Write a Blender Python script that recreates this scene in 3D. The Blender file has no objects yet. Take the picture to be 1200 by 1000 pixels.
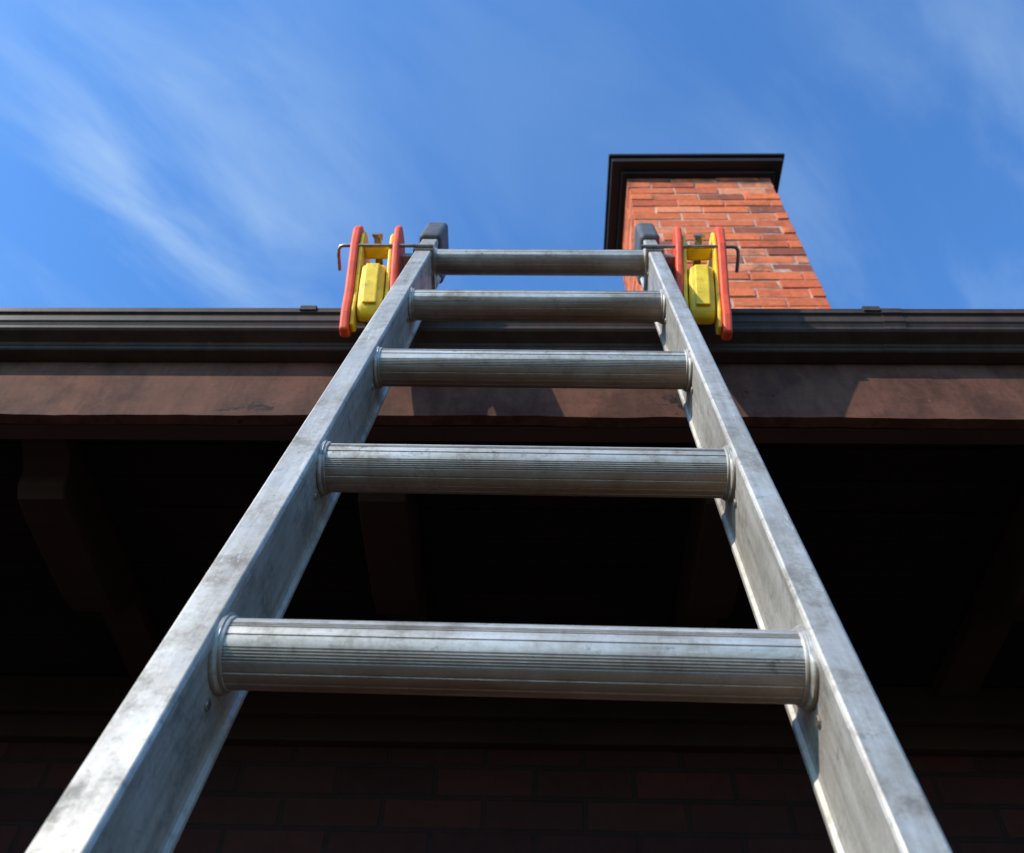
import bpy, bmesh, math, random
from mathutils import Vector, Matrix
random.seed(7)
H = 1.6                      # eye height of the photographer above the ground
scene = bpy.context.scene

# ------------------------------------------------------------------ helpers
def empty(name, loc=(0,0,0)):
    o = bpy.data.objects.new(name, None); o.location = loc
    scene.collection.objects.link(o); return o

def obj(name, bm, mat, parent=None, smooth=False, bevel=0, seg=2, angle=35):
    me = bpy.data.meshes.new(name); 
    bmesh.ops.recalc_face_normals(bm, faces=bm.faces)
    bm.to_mesh(me); bm.free()
    o = bpy.data.objects.new(name, me); scene.collection.objects.link(o)
    mats = mat if isinstance(mat, (list, tuple)) else [mat]
    for m in mats: me.materials.append(m)
    if bevel:
        b = o.modifiers.new('bev', 'BEVEL'); b.width = bevel; b.segments = seg
        b.limit_method = 'ANGLE'; b.angle_limit = math.radians(angle)
    if smooth:
        for p in me.polygons: p.use_smooth = True
        try:
            me.set_sharp_from_angle(angle=math.radians(40))
        except Exception: pass
    if parent: o.parent = parent
    return o

def add_box(bm, x0,x1,y0,y1,z0,z1, M=None, mi=0):
    vs = [bm.verts.new(Vector(p)) for p in ((x0,y0,z0),(x1,y0,z0),(x1,y1,z0),(x0,y1,z0),
                                            (x0,y0,z1),(x1,y0,z1),(x1,y1,z1),(x0,y1,z1))]
    if M is not None:
        for v in vs: v.co = M @ v.co
    fs=[]
    for f in ((0,3,2,1),(4,5,6,7),(0,1,5,4),(1,2,6,5),(2,3,7,6),(3,0,4,7)):
        fa = bm.faces.new([vs[i] for i in f]); fa.material_index = mi; fs.append(fa)
    return vs, fs

def extrude_poly(bm, pts, axis, a, b, M=None, mi=0, closed=True, segs=1):
    rings=[]
    for k in range(segs+1):
        t = a+(b-a)*k/segs
        r=[]
        for p in pts:
            co = Vector((t,p[0],p[1])) if axis=='x' else Vector((p[0],p[1],t))
            if M is not None: co = M @ co
            r.append(bm.verts.new(co))
        rings.append(r)
    n=len(pts)
    for k in range(segs):
        for i in range(n if closed else n-1):
            f=bm.faces.new((rings[k][i],rings[k][(i+1)%n],rings[k+1][(i+1)%n],rings[k+1][i])); f.material_index=mi
    if closed:
        f=bm.faces.new(rings[0]); f.material_index=mi
        f=bm.faces.new(list(reversed(rings[-1]))); f.material_index=mi

def tube(bm, pts, r, n=12, M=None):
    pts=[Vector(p) for p in pts]
    rings=[]
    for i,p in enumerate(pts):
        d = (pts[min(i+1,len(pts)-1)]-pts[max(i-1,0)]).normalized()
        a = d.orthogonal().normalized() if i==0 else (a - d*a.dot(d)).normalized()
        c = d.cross(a)
        ring=[]
        for k in range(n):
            t=2*math.pi*k/n
            co=p+a*math.cos(t)*r+c*math.sin(t)*r
            if M is not None: co=M@co
            ring.append(bm.verts.new(co))
        rings.append(ring)
    for i in range(len(rings)-1):
        for k in range(n):
            bm.faces.new((rings[i][k],rings[i][(k+1)%n],rings[i+1][(k+1)%n],rings[i+1][k]))
    bm.faces.new(rings[0]); bm.faces.new(list(reversed(rings[-1])))

class NT:
    def __init__(s, name):
        s.m = bpy.data.materials.new(name); s.m.use_nodes=True
        s.t = s.m.node_tree; s.b = s.t.nodes['Principled BSDF']
        s.tc = s.t.nodes.new('ShaderNodeTexCoord')
    def n(s, typ, **kw):
        nd = s.t.nodes.new(typ)
        for k,v in kw.items():
            if k.startswith('i_'): nd.inputs[k[2:].replace('_',' ')].default_value = v
            else: setattr(nd,k,v)
        return nd
    def l(s,a,b): s.t.links.new(a,b)
    def noise(s, scale, detail=5, rough=.6, stretch=(1,1,1), coord='Object'):
        mp = s.n('ShaderNodeMapping'); mp.inputs['Scale'].default_value=stretch
        s.l(s.tc.outputs[coord], mp.inputs['Vector'])
        nz = s.n('ShaderNodeTexNoise'); nz.inputs['Scale'].default_value=scale
        nz.inputs['Detail'].default_value=detail; nz.inputs['Roughness'].default_value=rough
        s.l(mp.outputs[0], nz.inputs['Vector']); return nz.outputs['Fac']
    def ramp(s, fac, stops):
        r = s.n('ShaderNodeValToRGB'); e=r.color_ramp.elements
        while len(e)<len(stops): e.new(.5)
        for i,(p,c) in enumerate(stops):
            e[i].position=p; e[i].color = (*c,1) if len(c)==3 else c
        s.l(fac, r.inputs[0]); return r.outputs[0]
    def mix(s, fac, a, b, mode='MIX'):
        m = s.n('ShaderNodeMix', data_type='RGBA', blend_type=mode)
        for idx,v in ((0,fac),(6,a),(7,b)):
            if hasattr(v,'links'): s.l(v,m.inputs[idx])
            elif idx==0: m.inputs[0].default_value=v
            else: m.inputs[idx].default_value=(*v,1)
        return m.outputs[2]
    def bump(s, h, strength=.3, dist=.002, prev=None):
        b = s.n('ShaderNodeBump'); b.inputs['Strength'].default_value=strength
        b.inputs['Distance'].default_value=dist; s.l(h,b.inputs['Height'])
        if prev is not None: s.l(prev,b.inputs['Normal'])
        s.l(b.outputs[0], s.b.inputs['Normal']); return b.outputs[0]
    def set(s, **kw):
        for k,v in kw.items():
            i=s.b.inputs[k.replace('_',' ')]
            if hasattr(v,'links'): s.l(v,i)
            elif k=='Base_Color': i.default_value=(*v,1)
            else: i.default_value=v
        return s.m

def g(v): return (v,v,v)

# ------------------------------------------------------------------ materials
def aluminium(name, axis, dirt=.5, tone=1.0):
    a = NT(name)
    st = (1,1,.06) if axis=='v' else (.05,1,1)
    streak = a.noise(120,4,.6,st)
    blot = a.noise(18,10,.78)
    wide = a.noise(5,6,.7)
    fine = a.noise(75,6,.75)
    drip = a.noise(24,7,.75,(1,1,.22) if axis=='v' else (.3,1,1))
    scr  = a.noise(60,6,.8,(3,3,.4) if axis=='v' else (.4,3,3))
    def t(c): return tuple(x*tone for x in c)
    c = a.ramp(blot, [(.38,t((.33,.30,.26))),(.48,t((.56,.52,.455))),(.60,t((.72,.67,.59)))])
    c = a.mix(.65, c, a.ramp(wide,[(.38,(.58,.54,.49)),(.58,(1,1,1))]), 'MULTIPLY')
    c = a.mix(.5, c, a.ramp(streak,[(.35,(.52,.50,.47)),(.65,(1,1,1))]), 'MULTIPLY')
    c = a.mix(a.ramp(scr,[(.60,g(0)),(.66,g(.5))]), c, t((.86,.82,.75)))
    c = a.mix(a.ramp(drip,[(.54,g(0)),(.68,g(.45))]), c, (.19,.145,.105))
    c = a.mix(a.ramp(fine,[(.58,g(0)),(.70,g(dirt))]), c, (.12,.085,.06))
    r = a.ramp(blot, [(.38,g(.68)),(.62,g(.42))])
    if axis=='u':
        # grime film plus the ground's brown reflection, painted onto each round rung's underside
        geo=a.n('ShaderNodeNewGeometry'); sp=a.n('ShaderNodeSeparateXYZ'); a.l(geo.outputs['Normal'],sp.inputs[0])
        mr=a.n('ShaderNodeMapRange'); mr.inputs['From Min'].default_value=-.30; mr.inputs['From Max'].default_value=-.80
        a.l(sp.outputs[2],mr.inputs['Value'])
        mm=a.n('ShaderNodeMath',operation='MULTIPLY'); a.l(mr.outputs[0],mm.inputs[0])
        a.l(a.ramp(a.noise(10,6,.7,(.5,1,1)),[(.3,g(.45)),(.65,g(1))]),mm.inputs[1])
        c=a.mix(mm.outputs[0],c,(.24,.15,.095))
    p=a.bump(streak,.15,.0008); a.bump(scr,.15,.0008,p)
    return a.set(Base_Color=c, Metallic=.5, Roughness=r)
m_rail = aluminium('rail_aluminium','v',.55,.93)
m_rung = aluminium('rung_aluminium','u',.75,.98)

a=NT('cap_rubber'); nz=a.noise(60,5); a.bump(nz,.3,.001)
m_rubber=a.set(Base_Color=a.ramp(nz,[(.3,(.045,.045,.045)),(.7,(.10,.10,.10))]), Roughness=.65)
a=NT('red_plastic'); nz=a.noise(40,5); a.bump(a.noise(150,3),.15,.0005)
m_red=a.set(Base_Color=a.ramp(nz,[(.3,(.66,.05,.008)),(.7,(.90,.095,.015))]), Roughness=.55)
a=NT('yellow_plastic'); nz=a.noise(35,5); a.bump(a.noise(150,3),.15,.0005)
c=a.mix(a.ramp(a.noise(55,6,.75),[(.56,g(0)),(.68,g(.55))]),a.ramp(nz,[(.3,(.74,.43,.01)),(.6,(.92,.60,.015))]),(.30,.18,.04))
m_yel=a.set(Base_Color=c, Roughness=.5)
a=NT('steel_rod'); nz=a.noise(60,4)
m_steel=a.set(Base_Color=a.ramp(nz,[(.3,(.20,.14,.10)),(.7,(.44,.38,.33))]), Metallic=.8, Roughness=.45)

def brown_paint(name, c1, c2, rough=.5, st=(1,1,1), peel=0.0, peelc=(.02,.015,.012), rust=None, spec=.5):
    a=NT(name); nz=a.noise(3.5,7,.65,st); f=a.noise(45,6,.7,(.15,1,1))
    c=a.ramp(nz,[(.3,c1),(.7,c2)])
    c=a.mix(.35,c,a.ramp(f,[(.3,g(.55)),(.7,g(1))]),'MULTIPLY')
    if rust:
        c=a.mix(a.ramp(a.noise(7,9,.78),[(.44,g(0)),(.60,g(.85))]),c,rust)
        c=a.mix(.6,c,a.ramp(a.noise(20,8,.75,(1,1,.3)),[(.38,g(.4)),(.58,g(1))]),'MULTIPLY')
        c=a.mix(a.ramp(a.noise(38,7,.8),[(.62,g(0)),(.70,g(.4))]),c,tuple(min(1,x*1.8) for x in c2))
    if peel: c=a.mix(a.ramp(a.noise(14,8,.7,(.6,1,1)),[(peel,g(0)),(peel+.03,g(1))]),c,peelc)
    a.bump(f,.25,.0012)
    return a.set(Base_Color=c, Roughness=a.ramp(nz,[(.3,g(rough-.08)),(.7,g(rough+.12))]), Specular_IOR_Level=spec)
m_gutter = brown_paint('gutter_paint',(.052,.034,.025),(.090,.060,.043),.62,rust=(.062,.034,.022),spec=.28)
m_fascia = brown_paint('fascia_paint',(.120,.050,.031),(.165,.069,.043),.75,(.4,1,1),.63,rust=(.066,.030,.020),spec=.15)
m_trim   = brown_paint('trim_paint',(.050,.025,.018),(.08,.040,.029),.7,spec=.25)
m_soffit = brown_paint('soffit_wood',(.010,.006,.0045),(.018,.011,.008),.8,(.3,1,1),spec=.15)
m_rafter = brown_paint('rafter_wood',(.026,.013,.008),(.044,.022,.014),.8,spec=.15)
m_cap    = brown_paint('chimney_cap_metal',(.015,.011,.009),(.028,.021,.017),.6,spec=.28)

a=NT('chimney_brick')
at=a.n('ShaderNodeAttribute', attribute_name='bc')
nz=a.noise(45,7,.7); big=a.noise(3.2,9,.75)
c=a.mix(.6,at.outputs['Color'],a.ramp(nz,[(.3,g(.55)),(.65,g(1.15))]),'MULTIPLY')
c=a.mix(a.ramp(big,[(.53,g(0)),(.64,g(.75))]),c,(.13,.058,.036))
c=a.mix(a.ramp(a.noise(20,8,.8),[(.58,g(0)),(.70,g(.6))]),c,(.62,.42,.31))
# soot washed down just below the cap
sp=a.n('ShaderNodeSeparateXYZ'); a.l(a.tc.outputs['Object'],sp.inputs[0])
mr=a.n('ShaderNodeMapRange'); mr.inputs['From Min'].default_value=H+4.69-.22; mr.inputs['From Max'].default_value=H+4.69
a.l(sp.outputs[2],mr.inputs['Value'])
mm=a.n('ShaderNodeMath',operation='MULTIPLY'); a.l(mr.outputs[0],mm.inputs[0])
a.l(a.ramp(a.noise(7,7,.75,(1,1,.4)),[(.45,g(0)),(.58,g(.9))]),mm.inputs[1])
c=a.mix(mm.outputs[0],c,(.05,.03,.022))
a.bump(nz,.6,.004)
m_brick=a.set(Base_Color=c,Roughness=.9,Specular_IOR_Level=.25)
a=NT('mortar'); nz=a.noise(9,8,.75)
c=a.ramp(nz,[(.38,(.26,.14,.09)),(.6,(.66,.46,.34))]); a.bump(a.noise(60,5),.6,.004)
m_mortar=a.set(Base_Color=c,Roughness=.95)

a=NT('wall_brick')
bt=a.n('ShaderNodeTexBrick'); bt.offset=.5
for k,v in (('Scale',1),('Mortar Size',.006),('Mortar Smooth',.25),('Brick Width',.225),('Row Height',.075),('Bias',0)):
    bt.inputs[k].default_value=v
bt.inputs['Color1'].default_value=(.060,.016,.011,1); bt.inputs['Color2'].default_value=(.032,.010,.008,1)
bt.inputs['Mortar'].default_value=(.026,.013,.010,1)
a.l(a.tc.outputs['UV'],bt.inputs['Vector'])
nz=a.noise(30,6)
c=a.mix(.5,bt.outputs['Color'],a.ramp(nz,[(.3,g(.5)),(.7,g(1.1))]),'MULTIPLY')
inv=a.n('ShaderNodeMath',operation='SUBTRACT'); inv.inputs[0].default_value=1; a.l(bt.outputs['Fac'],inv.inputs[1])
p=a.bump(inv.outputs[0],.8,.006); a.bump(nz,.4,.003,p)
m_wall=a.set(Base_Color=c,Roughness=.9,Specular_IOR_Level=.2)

a=NT('roof_shingle')
bt=a.n('ShaderNodeTexBrick')
for k,v in (('Scale',1),('Mortar Size',.006),('Brick Width',.3),('Row Height',.14)): bt.inputs[k].default_value=v
bt.inputs['Color1'].default_value=(.05,.045,.042,1); bt.inputs['Color2'].default_value=(.085,.075,.07,1); bt.inputs['Mortar'].default_value=(.02,.02,.02,1)
a.l(a.tc.outputs['UV'],bt.inputs['Vector']); a.bump(a.noise(120,4),.5,.003)
m_roof=a.set(Base_Color=bt.outputs['Color'],Roughness=.95)

a=NT('ground_mat'); nz=a.noise(3,8,.7); f=a.noise(80,5)
c=a.mix(.5,a.ramp(nz,[(.35,(.046,.037,.028)),(.65,(.078,.064,.048))]),a.ramp(f,[(.3,g(.6)),(.7,g(1.2))]),'MULTIPLY')
a.bump(f,.5,.005)
m_ground=a.set(Base_Color=c,Roughness=.95)

# ------------------------------------------------------------------ ground
bm=bmesh.new()
vs=[bm.verts.new(p) for p in ((-400,-400,0),(400,-400,0),(400,400,0),(-400,400,0))]; bm.faces.new(vs)
obj('ground',bm,m_ground)

# ------------------------------------------------------------------ ladder
O=Vector((-.0171,.527,1.985))
D=Vector((.018,.268,.963)).normalized()
U=(Vector((1,0,0))-D*D.x).normalized()
N=D.cross(U).normalized()
LM=Matrix(((U.x,N.x,D.x,O.x),(U.y,N.y,D.y,O.y),(U.z,N.z,D.z,O.z),(0,0,0,1)))  # local (u,n,v) -> world
ladder=empty('ladder'); ladder.matrix_world=LM
SP=.30; RI=.2055
VB=-(O.z)/D.z+.01; VT=1.345
def rail_profile(s, w):
    i=RI; o=RI+w; f=-.030; b=.0545
    pts=[(i+.0012,f),(o-.003,f),(o-.001,f+.001),(o,f+.003),(o,b-.003),(o-.003,b),(i-.002,b),(i-.004,b-.002),(i-.004,b-.006),(i-.001,b-.009),
         (i,b-.013),(i,f+.012),(i-.0015,f+.009),(i-.0015,f+.003),(i,f+.0005)]
    return [(s*p[0],p[1]) for p in pts]
for s,w,nm in ((-1,.031,'rail_left'),(1,.0245,'rail_right')):
    bm=bmesh.new(); extrude_poly(bm,rail_profile(s,w),'z',VB,VT)
    obj(nm,bm,m_rail,ladder,bevel=.0008)
grooves=[(108,1.6),(122,1.2),(128,1.2),(158,1.6),(172,1.0),(177,1.0),(182,1.0),(200,1.6),(222,1.0),(227,1.0),(232,1.0),(237,1.0),(242,1.0),(262,1.6),(285,1.2),(305,1.2),(340,1.2),(20,1.2),(60,1.2)]
def rung_profile():
    pts=[]; n=360
    for k in range(n):
        deg=k; t=math.radians(k); r=.0250
        for gd,wd in grooves:
            if abs(deg-gd)<=wd: r=.0243
        pts.append((math.cos(t)*r,math.sin(t)*r))
    return pts
bm=bmesh.new(); bc=bmesh.new(); bd=bmesh.new()
i0=int(math.floor((-VB-.2)/SP))
for i in range(-i0,5):
    M=Matrix.Translation((0,0,i*SP))
    extrude_poly(bm,rung_profile(),'x',-RI-.001,RI+.001,M)
    for s in (-1,1):
        prof=[(.0250,.0075),(.0262,.0072),(.0270,.0058),(.0268,.0046),(.0282,.0040),(.0305,.0032),(.0312,.0018),(.0308,.0002)]
        rings=[]
        for (r,dx) in prof:
            rings.append([bc.verts.new((s*(RI-dx),math.cos(2*math.pi*k/48)*r*(.90 if r>.03 else 1),i*SP+math.sin(2*math.pi*k/48)*r)) for k in range(48)])
        for q in range(len(rings)-1):
            for k in range(48):
                bc.faces.new((rings[q][k],rings[q][(k+1)%48],rings[q+1][(k+1)%48],rings[q+1][k]))
        for dv in (-.040,.040):
            x0=s*(RI+.0005); x1=s*(RI-.0022)
            tube(bd,[(x0,.012,i*SP+dv),(x1,.012,i*SP+dv)],.0042,12)
obj('rungs',bm,m_rung,ladder)
obj('rung_collars',bc,m_rung,ladder,smooth=True)
obj('rivets',bd,m_steel,ladder,bevel=.0008)
for s,w in ((-1,.031),(1,.0245)):
    bm=bmesh.new()
    a0=RI-.008; b0=RI+w+.007
    xs=sorted((s*a0,s*b0))
    add_box(bm,xs[0],xs[1],-.040,.064,VT-.075,VT+.055)
    obj('end_cap',bm,m_rubber,ladder,bevel=.010,seg=4)
    bm=bmesh.new()
    xs=sorted((s*(RI-.0055),s*(RI+w+.003)))
    add_box(bm,xs[0],xs[1],-.0335,.058,1.165,1.183)
    obj('rail_strap',bm,m_steel,ladder,bevel=.001)
for s,w in ((-1,.031),(1,.0245)):
    bm=bmesh.new(); xs=sorted((s*(RI-.01),s*(RI+w+.01)))
    add_box(bm,xs[0],xs[1],-.05,.075,VB-.0,VB+.09)
    obj('foot',bm,m_rubber,ladder,bevel=.006)

# ------------------------------------------------------------------ ladder stabiliser brackets (red / yellow)
plate=[(-.062,1.225),(-.060,1.255),(-.045,1.272),(-.02,1.285),(.04,1.285),(.10,1.235),(.11,1.165),(.09,1.150),(.066,1.148),(.064,1.13),(.070,1.09),(.081,1.035),
       (.087,.995),(.080,.972),(.062,.967),(.040,1.000),(.020,1.055),(-.015,1.12),(-.045,1.175)]
def inset(pl,k):
    cx=sum(p[0] for p in pl)/len(pl); cy=sum(p[1] for p in pl)/len(pl)
    return [(cx+(p[0]-cx)*k,cy+(p[1]-cy)*k) for p in pl]
def splay(bm,s):
    for v in bm.verts:
        k=(1.26-v.co.z)
        v.co.x -= s*(.072*k + (.003 if s>0 else -.008))
for s in (-1,1):
    br=empty('ladder_stabilizer_bracket'); br.matrix_world=LM
    for (u0,u1,nm) in ((.264,.277,'inner_red_plate'),(.342,.358,'outer_red_plate')):
        bm=bmesh.new()
        xs=sorted((s*u0,s*u1))
        extrude_poly(bm,plate if nm[0]=='o' else [(n*.97-.002,(v if v>1.09 else 1.09+(v-1.09)*.5)) for n,v in plate],'x',xs[0],xs[1])
        splay(bm,s); obj(nm,bm,m_red,br,bevel=.005,seg=4)
    for (u0,u1,kk) in ((.2775,.2850,.86),(.3345,.3415,.90)):
        bm=bmesh.new(); xs=sorted((s*u0,s*u1))
        extrude_poly(bm,inset(plate,kk),'x',xs[0],xs[1])
        splay(bm,s); obj('yellow_liner',bm,m_yel,br,bevel=.0025)
    bm=bmesh.new(); xs=sorted((s*.2872,s*.3328))
    extrude_poly(bm,[(-.012,1.125),(-.006,1.150),(.01,1.162),(.05,1.155),(.060,1.125),(.064,1.06),(.070,1.022),(.055,1.012),(.036,1.022),(.012,1.07)],'x',xs[0],xs[1])
    splay(bm,s); obj('yellow_body',bm,m_yel,br,bevel=.012,seg=4)
    bm=bmesh.new(); xs2=sorted((s*.297,s*.323))
    extrude_poly(bm,[(-.017,1.118),(-.011,1.140),(.0,1.120),(.016,1.066),(.036,1.030),(.030,1.022),(.006,1.066)],'x',xs2[0],xs2[1])
    splay(bm,s); obj('yellow_boss',bm,m_yel,br,bevel=.003,seg=3)
    bm=bmesh.new(); add_box(bm,xs[0],xs[1],-.034,-.008,1.185,1.205)
    splay(bm,s); obj('yellow_crossbar',bm,m_yel,br,bevel=.004,seg=3)
    bm=bmesh.new()
    c=s*.31
    tube(bm,[(c,-.046,1.215),(c,-.02,1.215),(c,.02,1.215)],.0075,14)
    tube(bm,[(c,-.052,1.215),(c,-.046,1.215)],.0115,6)
    tube(bm,[(c,-.040,1.205),(c,-.035,1.25)],.006,12)
    tube(bm,[(s*.20,-.0375,1.174),(s*.37,-.0375,1.174),(s*.377,-.036,1.174),(s*.381,-.030,1.173),(s*.382,-.02,1.172),(s*.382,.010,1.170)],.0036,10)
    splay(bm,s); obj('pin_and_bolt',bm,m_steel,br,smooth=True)
    bm=bmesh.new(); xs=sorted((s*(RI+.028),s*.262)); add_box(bm,xs[0],xs[1],-.02,.04,1.165,1.19)
    obj('mounting_arm',bm,m_steel,br,bevel=.002)

# ------------------------------------------------------------------ house
house=empty('brick_house')
XL,XR=-7.0,6.0
WY=1.91; BY=8.0; EY=.975       # front wall, back wall, fascia face
def uv_wall(bm):
    uv=bm.loops.layers.uv.new('UVMap')
    for f in bm.faces:
        n=f.normal
        for l in f.loops:
            co=l.vert.co
            l[uv].uv=(co.x,co.z) if abs(n.y)>abs(n.x) else (co.y,co.z)
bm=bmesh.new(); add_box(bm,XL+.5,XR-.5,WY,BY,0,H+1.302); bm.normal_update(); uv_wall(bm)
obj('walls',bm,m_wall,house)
bm=bmesh.new()
add_box(bm,XL+.5,XR-.5,WY-.03,WY-.001,H+1.145,H+1.296)
add_box(bm,XL+.5,XR-.5,WY-.055,WY-.031,H+1.20,H+1.295)
obj('frieze_board',bm,m_rafter,house,bevel=.003)
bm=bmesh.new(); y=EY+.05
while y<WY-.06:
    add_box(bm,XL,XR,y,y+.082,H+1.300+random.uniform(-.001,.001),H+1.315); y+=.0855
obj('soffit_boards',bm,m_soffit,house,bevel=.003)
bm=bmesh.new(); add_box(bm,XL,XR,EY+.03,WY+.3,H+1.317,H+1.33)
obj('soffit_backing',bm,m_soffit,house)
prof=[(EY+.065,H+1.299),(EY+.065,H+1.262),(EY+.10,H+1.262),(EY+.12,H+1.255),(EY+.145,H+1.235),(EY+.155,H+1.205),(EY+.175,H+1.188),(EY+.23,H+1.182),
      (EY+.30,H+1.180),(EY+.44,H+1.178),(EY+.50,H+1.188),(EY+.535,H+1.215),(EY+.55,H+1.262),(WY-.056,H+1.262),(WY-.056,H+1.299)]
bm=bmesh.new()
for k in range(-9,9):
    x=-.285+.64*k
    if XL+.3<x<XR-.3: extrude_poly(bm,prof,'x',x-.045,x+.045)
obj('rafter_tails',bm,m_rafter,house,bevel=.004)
bm=bmesh.new()
nseg=520; yb=EY
top=[];bot=[];topb=[];botb=[]
dz=0
for k in range(nseg+1):
    x=XL+(XR-XL)*k/nseg
    dz=dz*.7+random.uniform(-.0016,.0016)
    bot.append(bm.verts.new((x,yb,H+1.223+dz))); top.append(bm.verts.new((x,yb,H+1.44)))
    botb.append(bm.verts.new((x,yb+.022,H+1.223+dz))); topb.append(bm.verts.new((x,yb+.022,H+1.44)))
for k in range(nseg):
    bm.faces.new((bot[k],bot[k+1],top[k+1],top[k])); bm.faces.new((botb[k],botb[k+1],bot[k+1],bot[k]))
    bm.faces.new((botb[k],topb[k],topb[k+1],botb[k+1])); bm.faces.new((top[k],top[k+1],topb[k+1],topb[k]))
obj('fascia_board',bm,m_fascia,house)
bm=bmesh.new()
add_box(bm,XL,XR,EY+.027,EY+.062,H+1.226,H+1.31)
obj('sub_fascia',bm,m_trim,house,bevel=.002)
# gutter : open shell, flat stepped face
face=[(.905,1.450),(.900,1.448),(.8995,1.4425),(.905,1.4400),(.9055,1.4220),(.9085,1.4190),(.9120,1.4130),(.9125,1.4070),(.9165,1.4030),(.930,1.4000),(.9400,1.3975),(.9410,1.3920),(.944,1.3900),(.9450,1.3850),(.948,1.383),(.9735,1.383)]
P=[(y,H+z) for y,z in face]
shell=[(.906,H+1.4535),(.8985,H+1.4555)]+[(p[0]-.0005,p[1]) for p in P[1:]]+[(.9735,H+1.386)]+[(p[0]+.0025,p[1]+.0025) for p in reversed(P[4:-1])]+[(.9080,H+1.449)]
bm=bmesh.new()
extrude_poly(bm,shell,'x',XL,XR)
extrude_poly(bm,[(.9705,H+1.3865),(.9735,H+1.3865),(.9735,H+1.462),(.9705,H+1.462)],'x',XL,XR)
obj('gutter',bm,m_gutter,house,bevel=.0008)
bm=bmesh.new()
for x in (-3.05,-1.75,-.435,.625,1.9,3.2):
    add_box(bm,x-.012,x+.012,.897,.972,H+1.4585,H+1.4615)
    add_box(bm,x-.016,x+.016,.8955,.902,H+1.4460,H+1.4600)
    tube(bm,[(x,.905,H+1.461),(x,.905,H+1.467)],.005,8)
obj('gutter_hangers',bm,m_gutter,house,bevel=.001)
bm=bmesh.new()
for x in (-2.0,.66):
    extrude_poly(bm,[(p[0]-.0012,p[1]-.0008) for p in shell],'x',x-.02,x+.02)
obj('gutter_joints',bm,m_gutter,house)
RY=(WY+BY)/2+.0; pitch=.46
def roofz(y): return H+1.470+(y-(EY-.03))*pitch
bm=bmesh.new()
y0,y1,y2=EY-.03,RY,2*RY-(EY-.03)
zr=roofz(RY); z0=roofz(y0)
extrude_poly(bm,[(y0,z0),(y1,zr),(y2,z0),(y2,z0-.03),(y1,zr-.04),(y0,z0-.012)],'x',XL-.05,XR+.05)
bm.normal_update(); uv=bm.loops.layers.uv.new('UVMap')
for f in bm.faces:
    for l in f.loops: l[uv].uv=(l.vert.co.x,l.vert.co.y*1.1)
obj('roof',bm,m_roof,house)
bm=bmesh.new()
for x0,x1 in ((XL+.5,XL+.7),(XR-.7,XR-.5)):
    extrude_poly(bm,[(WY,H+1.303),(BY,H+1.303),(RY,zr-.06-.3)],'x',x0,x1)
bm.normal_update(); uv_wall(bm)
obj('gables',bm,m_wall,house)
bm=bmesh.new()
add_box(bm,XL,XR,2*RY-EY,2*RY-EY+.02,H+1.223,H+1.44)
add_box(bm,XL,XR,BY+.001,2*RY-EY-.001,H+1.30,H+1.32)
obj('rear_eave',bm,m_soffit,house)
bm=bmesh.new()
for x in (-4.6,3.4):
    add_box(bm,x-.6,x+.6,WY-.02,WY+.0,H-.75,H-.69); add_box(bm,x-.6,x+.6,WY-.02,WY,H+.55,H+.61)
    for xx in (x-.6,x-.03,x+.54): add_box(bm,xx,xx+.06,WY-.021,WY+.001,H-.689,H+.549)
obj('window_frames',bm,m_trim,house)

# chimney of real bricks
ch=empty('chimney'); ch.parent=house
CX0,CX1=.488,1.262; CY0,CY1=2.05,2.56; CT=H+4.69
course=.075; L=.2375; 
bm=bmesh.new(); col=bm.loops.layers.color.new('bc')
def brick(x0,x1,y0,y1,z0,z1):
    j=lambda a=.002: random.uniform(-a,a)
    vs,fs=add_box(bm,x0+j(),x1+j(),y0+j(.004),y1+j(.004),z0+j(),z1+j())
    for v in vs: v.co+=Vector((j(.0012),j(.0012),j(.0012)))
    t=random.random(); 
    base=Vector((.87,.46,.28)).lerp(Vector((.79,.39,.25)),t)
    if random.random()<.15: base=Vector((.89,.53,.37))
    if random.random()<.07: base=Vector((.60,.33,.25))
    base*=random.uniform(.94,1.05)
    for f in fs:
        for l in f.loops: l[col]=(base.x,base.y,base.z,1)
z=CT-course; r=0; mo=.0085; wd=.10
while z>H+1.75:
    za,zb=z+mo/2,z+course-mo/2
    for (ya,yb_) in ((CY0,CY0+wd),(CY1-wd,CY1)):
        x=CX0 - (L/2 if r%2 else 0)
        while x<CX1-.001:
            a_=max(x,CX0)+ (mo/2 if x>CX0 else 0); b_=min(x+L,CX1)-(mo/2 if x+L<CX1 else 0)
            if b_-a_>.02: brick(a_,b_,ya,yb_,za,zb)
            x+=L
    for (xa,xb) in ((CX0,CX0+wd),(CX1-wd,CX1)):
        y=CY0+wd+mo - (0 if r%2 else L/2)
        while y<CY1-wd-mo:
            a_=max(y,CY0+wd+mo); b_=min(y+L-mo,CY1-wd-mo)
            if b_-a_>.02: brick(xa,xb,a_,b_,za,zb)
            y+=L
    z-=course; r+=1
obj('chimney_bricks',bm,m_brick,ch,bevel=.003,seg=2)
bm=bmesh.new(); q=.0045; add_box(bm,CX0+q,CX1-q,CY0+q,CY1-q,H+1.7,CT-.002)
obj('chimney_mortar',bm,m_mortar,ch)
bm=bmesh.new()
o1,o2=.085,.100
add_box(bm,CX0-o1,CX1+o1-.02,CY0-o1,CY1+o1,CT+.001,CT+.045)
add_box(bm,CX0-o2,CX1+o2-.02,CY0-o2,CY1+o2,CT+.046,CT+.068)
add_box(bm,CX0-.03,CX1+.025,CY0-.03,CY1+.03,CT-.03,CT)
obj('chimney_cap',bm,m_cap,ch,bevel=.004)
bm=bmesh.new()
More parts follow.
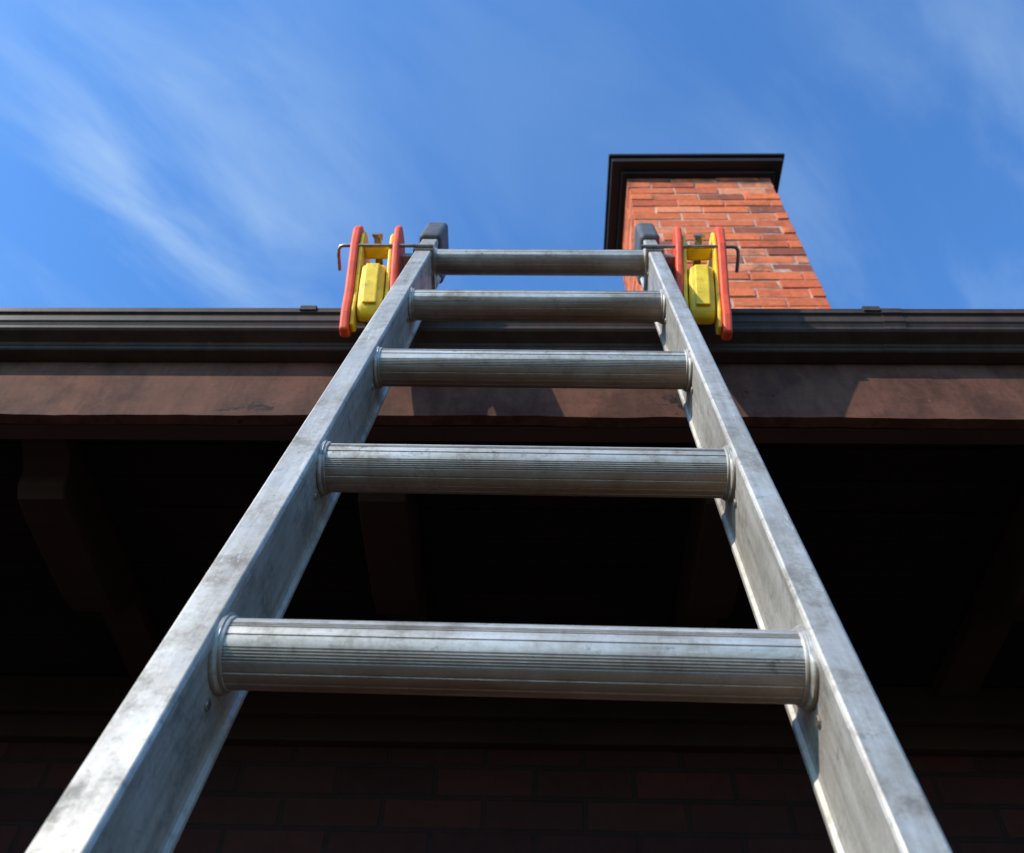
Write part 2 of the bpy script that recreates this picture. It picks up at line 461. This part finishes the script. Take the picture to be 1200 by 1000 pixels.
add_box(bm,CX0+.12,CX1-.12,CY0+.1,CY1-.1,CT+.069,CT+.12)
obj('chimney_flue_collar',bm,m_cap,ch,bevel=.004)
bm=bmesh.new()
extrude_poly(bm,[(CY0-.02,roofz(CY0-.02)+.002),(CY1+.02,roofz(CY1+.02)+.002),(CY1+.02,roofz(CY1+.02)+.12),(CY0-.02,roofz(CY0-.02)+.12)],'x',CX0-.015,CX1+.015)
obj('chimney_flashing',bm,m_cap,ch)

# ------------------------------------------------------------------ light
S=Vector((-.67,-.50,.54)).normalized()      # towards the sun
sun=bpy.data.lights.new('sun','SUN'); sun.energy=5.0; sun.angle=math.radians(.5); sun.color=(1,.92,.80)
so=bpy.data.objects.new('sun',sun); scene.collection.objects.link(so)
so.rotation_euler=S.to_track_quat('Z','Y').to_euler()
w=bpy.data.worlds.new('World'); scene.world=w; w.use_nodes=True
t=w.node_tree; nd=t.nodes; bg=nd['Background']
sky=nd.new('ShaderNodeTexSky'); sky.sky_type='NISHITA'; sky.sun_disc=False
sky.sun_elevation=math.asin(S.z); sky.sun_rotation=math.atan2(S.x,S.y)
sky.air_density=1.0; sky.dust_density=.8; sky.ozone_density=1.7
tc=nd.new('ShaderNodeTexCoord')
L_=t.links.new
def inp(sock,v):
    if hasattr(v,'links'): L_(v,sock)
    else: sock.default_value=v
def math2(op,a,b):
    m=nd.new('ShaderNodeMath'); m.operation=op
    inp(m.inputs[0],a); inp(m.inputs[1],b); return m.outputs[0]
def mask(d, outer):
    dn=nd.new('ShaderNodeVectorMath'); dn.operation='DISTANCE'
    L_(tc.outputs['Generated'],dn.inputs[0]); dn.inputs[1].default_value=d
    mr=nd.new('ShaderNodeMapRange'); mr.interpolation_type='SMOOTHSTEP'
    mr.inputs['From Min'].default_value=outer; mr.inputs['From Max'].default_value=0
    L_(dn.outputs['Value'],mr.inputs['Value']); return mr.outputs[0]
# cirrus layer on a flat plane high above: (x/z, y/z)
sx=nd.new('ShaderNodeSeparateXYZ'); L_(tc.outputs['Generated'],sx.inputs[0])
zc=math2('MAXIMUM',sx.outputs[2],.05)
px=math2('DIVIDE',sx.outputs[0],zc); py=math2('DIVIDE',sx.outputs[1],zc)
al=math2('ADD',px,py); ac=math2('SUBTRACT',px,py)
def cirrus(sa,sb,scale,lo,hi,off=0,dist=.25,det=6,ro=.5):
    cb=nd.new('ShaderNodeCombineXYZ')
    L_(math2('MULTIPLY',al,sa),cb.inputs[0]); L_(math2('MULTIPLY',ac,sb),cb.inputs[1]); cb.inputs[2].default_value=off
    nz=nd.new('ShaderNodeTexNoise'); nz.inputs['Scale'].default_value=scale; nz.inputs['Detail'].default_value=det
    nz.inputs['Roughness'].default_value=ro; nz.inputs['Distortion'].default_value=dist
    L_(cb.outputs[0],nz.inputs['Vector'])
    mr=nd.new('ShaderNodeMapRange'); mr.interpolation_type='SMOOTHSTEP'
    mr.inputs['From Min'].default_value=lo; mr.inputs['From Max'].default_value=hi
    L_(nz.outputs['Fac'],mr.inputs['Value']); return mr.outputs[0]
c1=cirrus(.70,1.6,2.4,.34,.72,3.1,.35,6,.55)
mL=mask((-.39,.39,.83),.30); mR=mask((.49,.38,.78),.38)
m=math2('ADD',math2('ADD',math2('MULTIPLY',mL,.62),math2('MULTIPLY',mR,.34)),.09)
fac=math2('MULTIPLY',c1,m)
tint=nd.new('ShaderNodeMix'); tint.data_type='RGBA'; tint.blend_type='MULTIPLY'; tint.inputs[0].default_value=1
L_(sky.outputs[0],tint.inputs[6]); tint.inputs[7].default_value=(.86,1.56,2.25,1)
mx=nd.new('ShaderNodeMix'); mx.data_type='RGBA'
L_(fac,mx.inputs[0]); L_(tint.outputs[2],mx.inputs[6]); mx.inputs[7].default_value=(3.9,5.3,6.8,1)
L_(mx.outputs[2],bg.inputs[0]); bg.inputs[1].default_value=.15

# ------------------------------------------------------------------ camera
Zc=Vector((.0243,.6321,-.7744)).normalized()
Xc=Vector((.9996,-.00525,.02755)); Xc=(Xc-Zc*Xc.dot(Zc)).normalized()
Yc=Zc.cross(Xc)
R=Matrix((Xc,Yc,Zc)).to_4x4()
cam=bpy.data.cameras.new('camera'); co=bpy.data.objects.new('camera',cam); scene.collection.objects.link(co)
co.matrix_world=Matrix.Translation((0,0,H))@R
cam.lens=31.5; cam.sensor_width=36; cam.clip_start=.02; cam.clip_end=2000
cam.dof.use_dof=True; cam.dof.focus_distance=1.0; cam.dof.aperture_fstop=11
scene.camera=co
scene.view_settings.view_transform='Standard'; scene.view_settings.look='None'; scene.view_settings.exposure=0
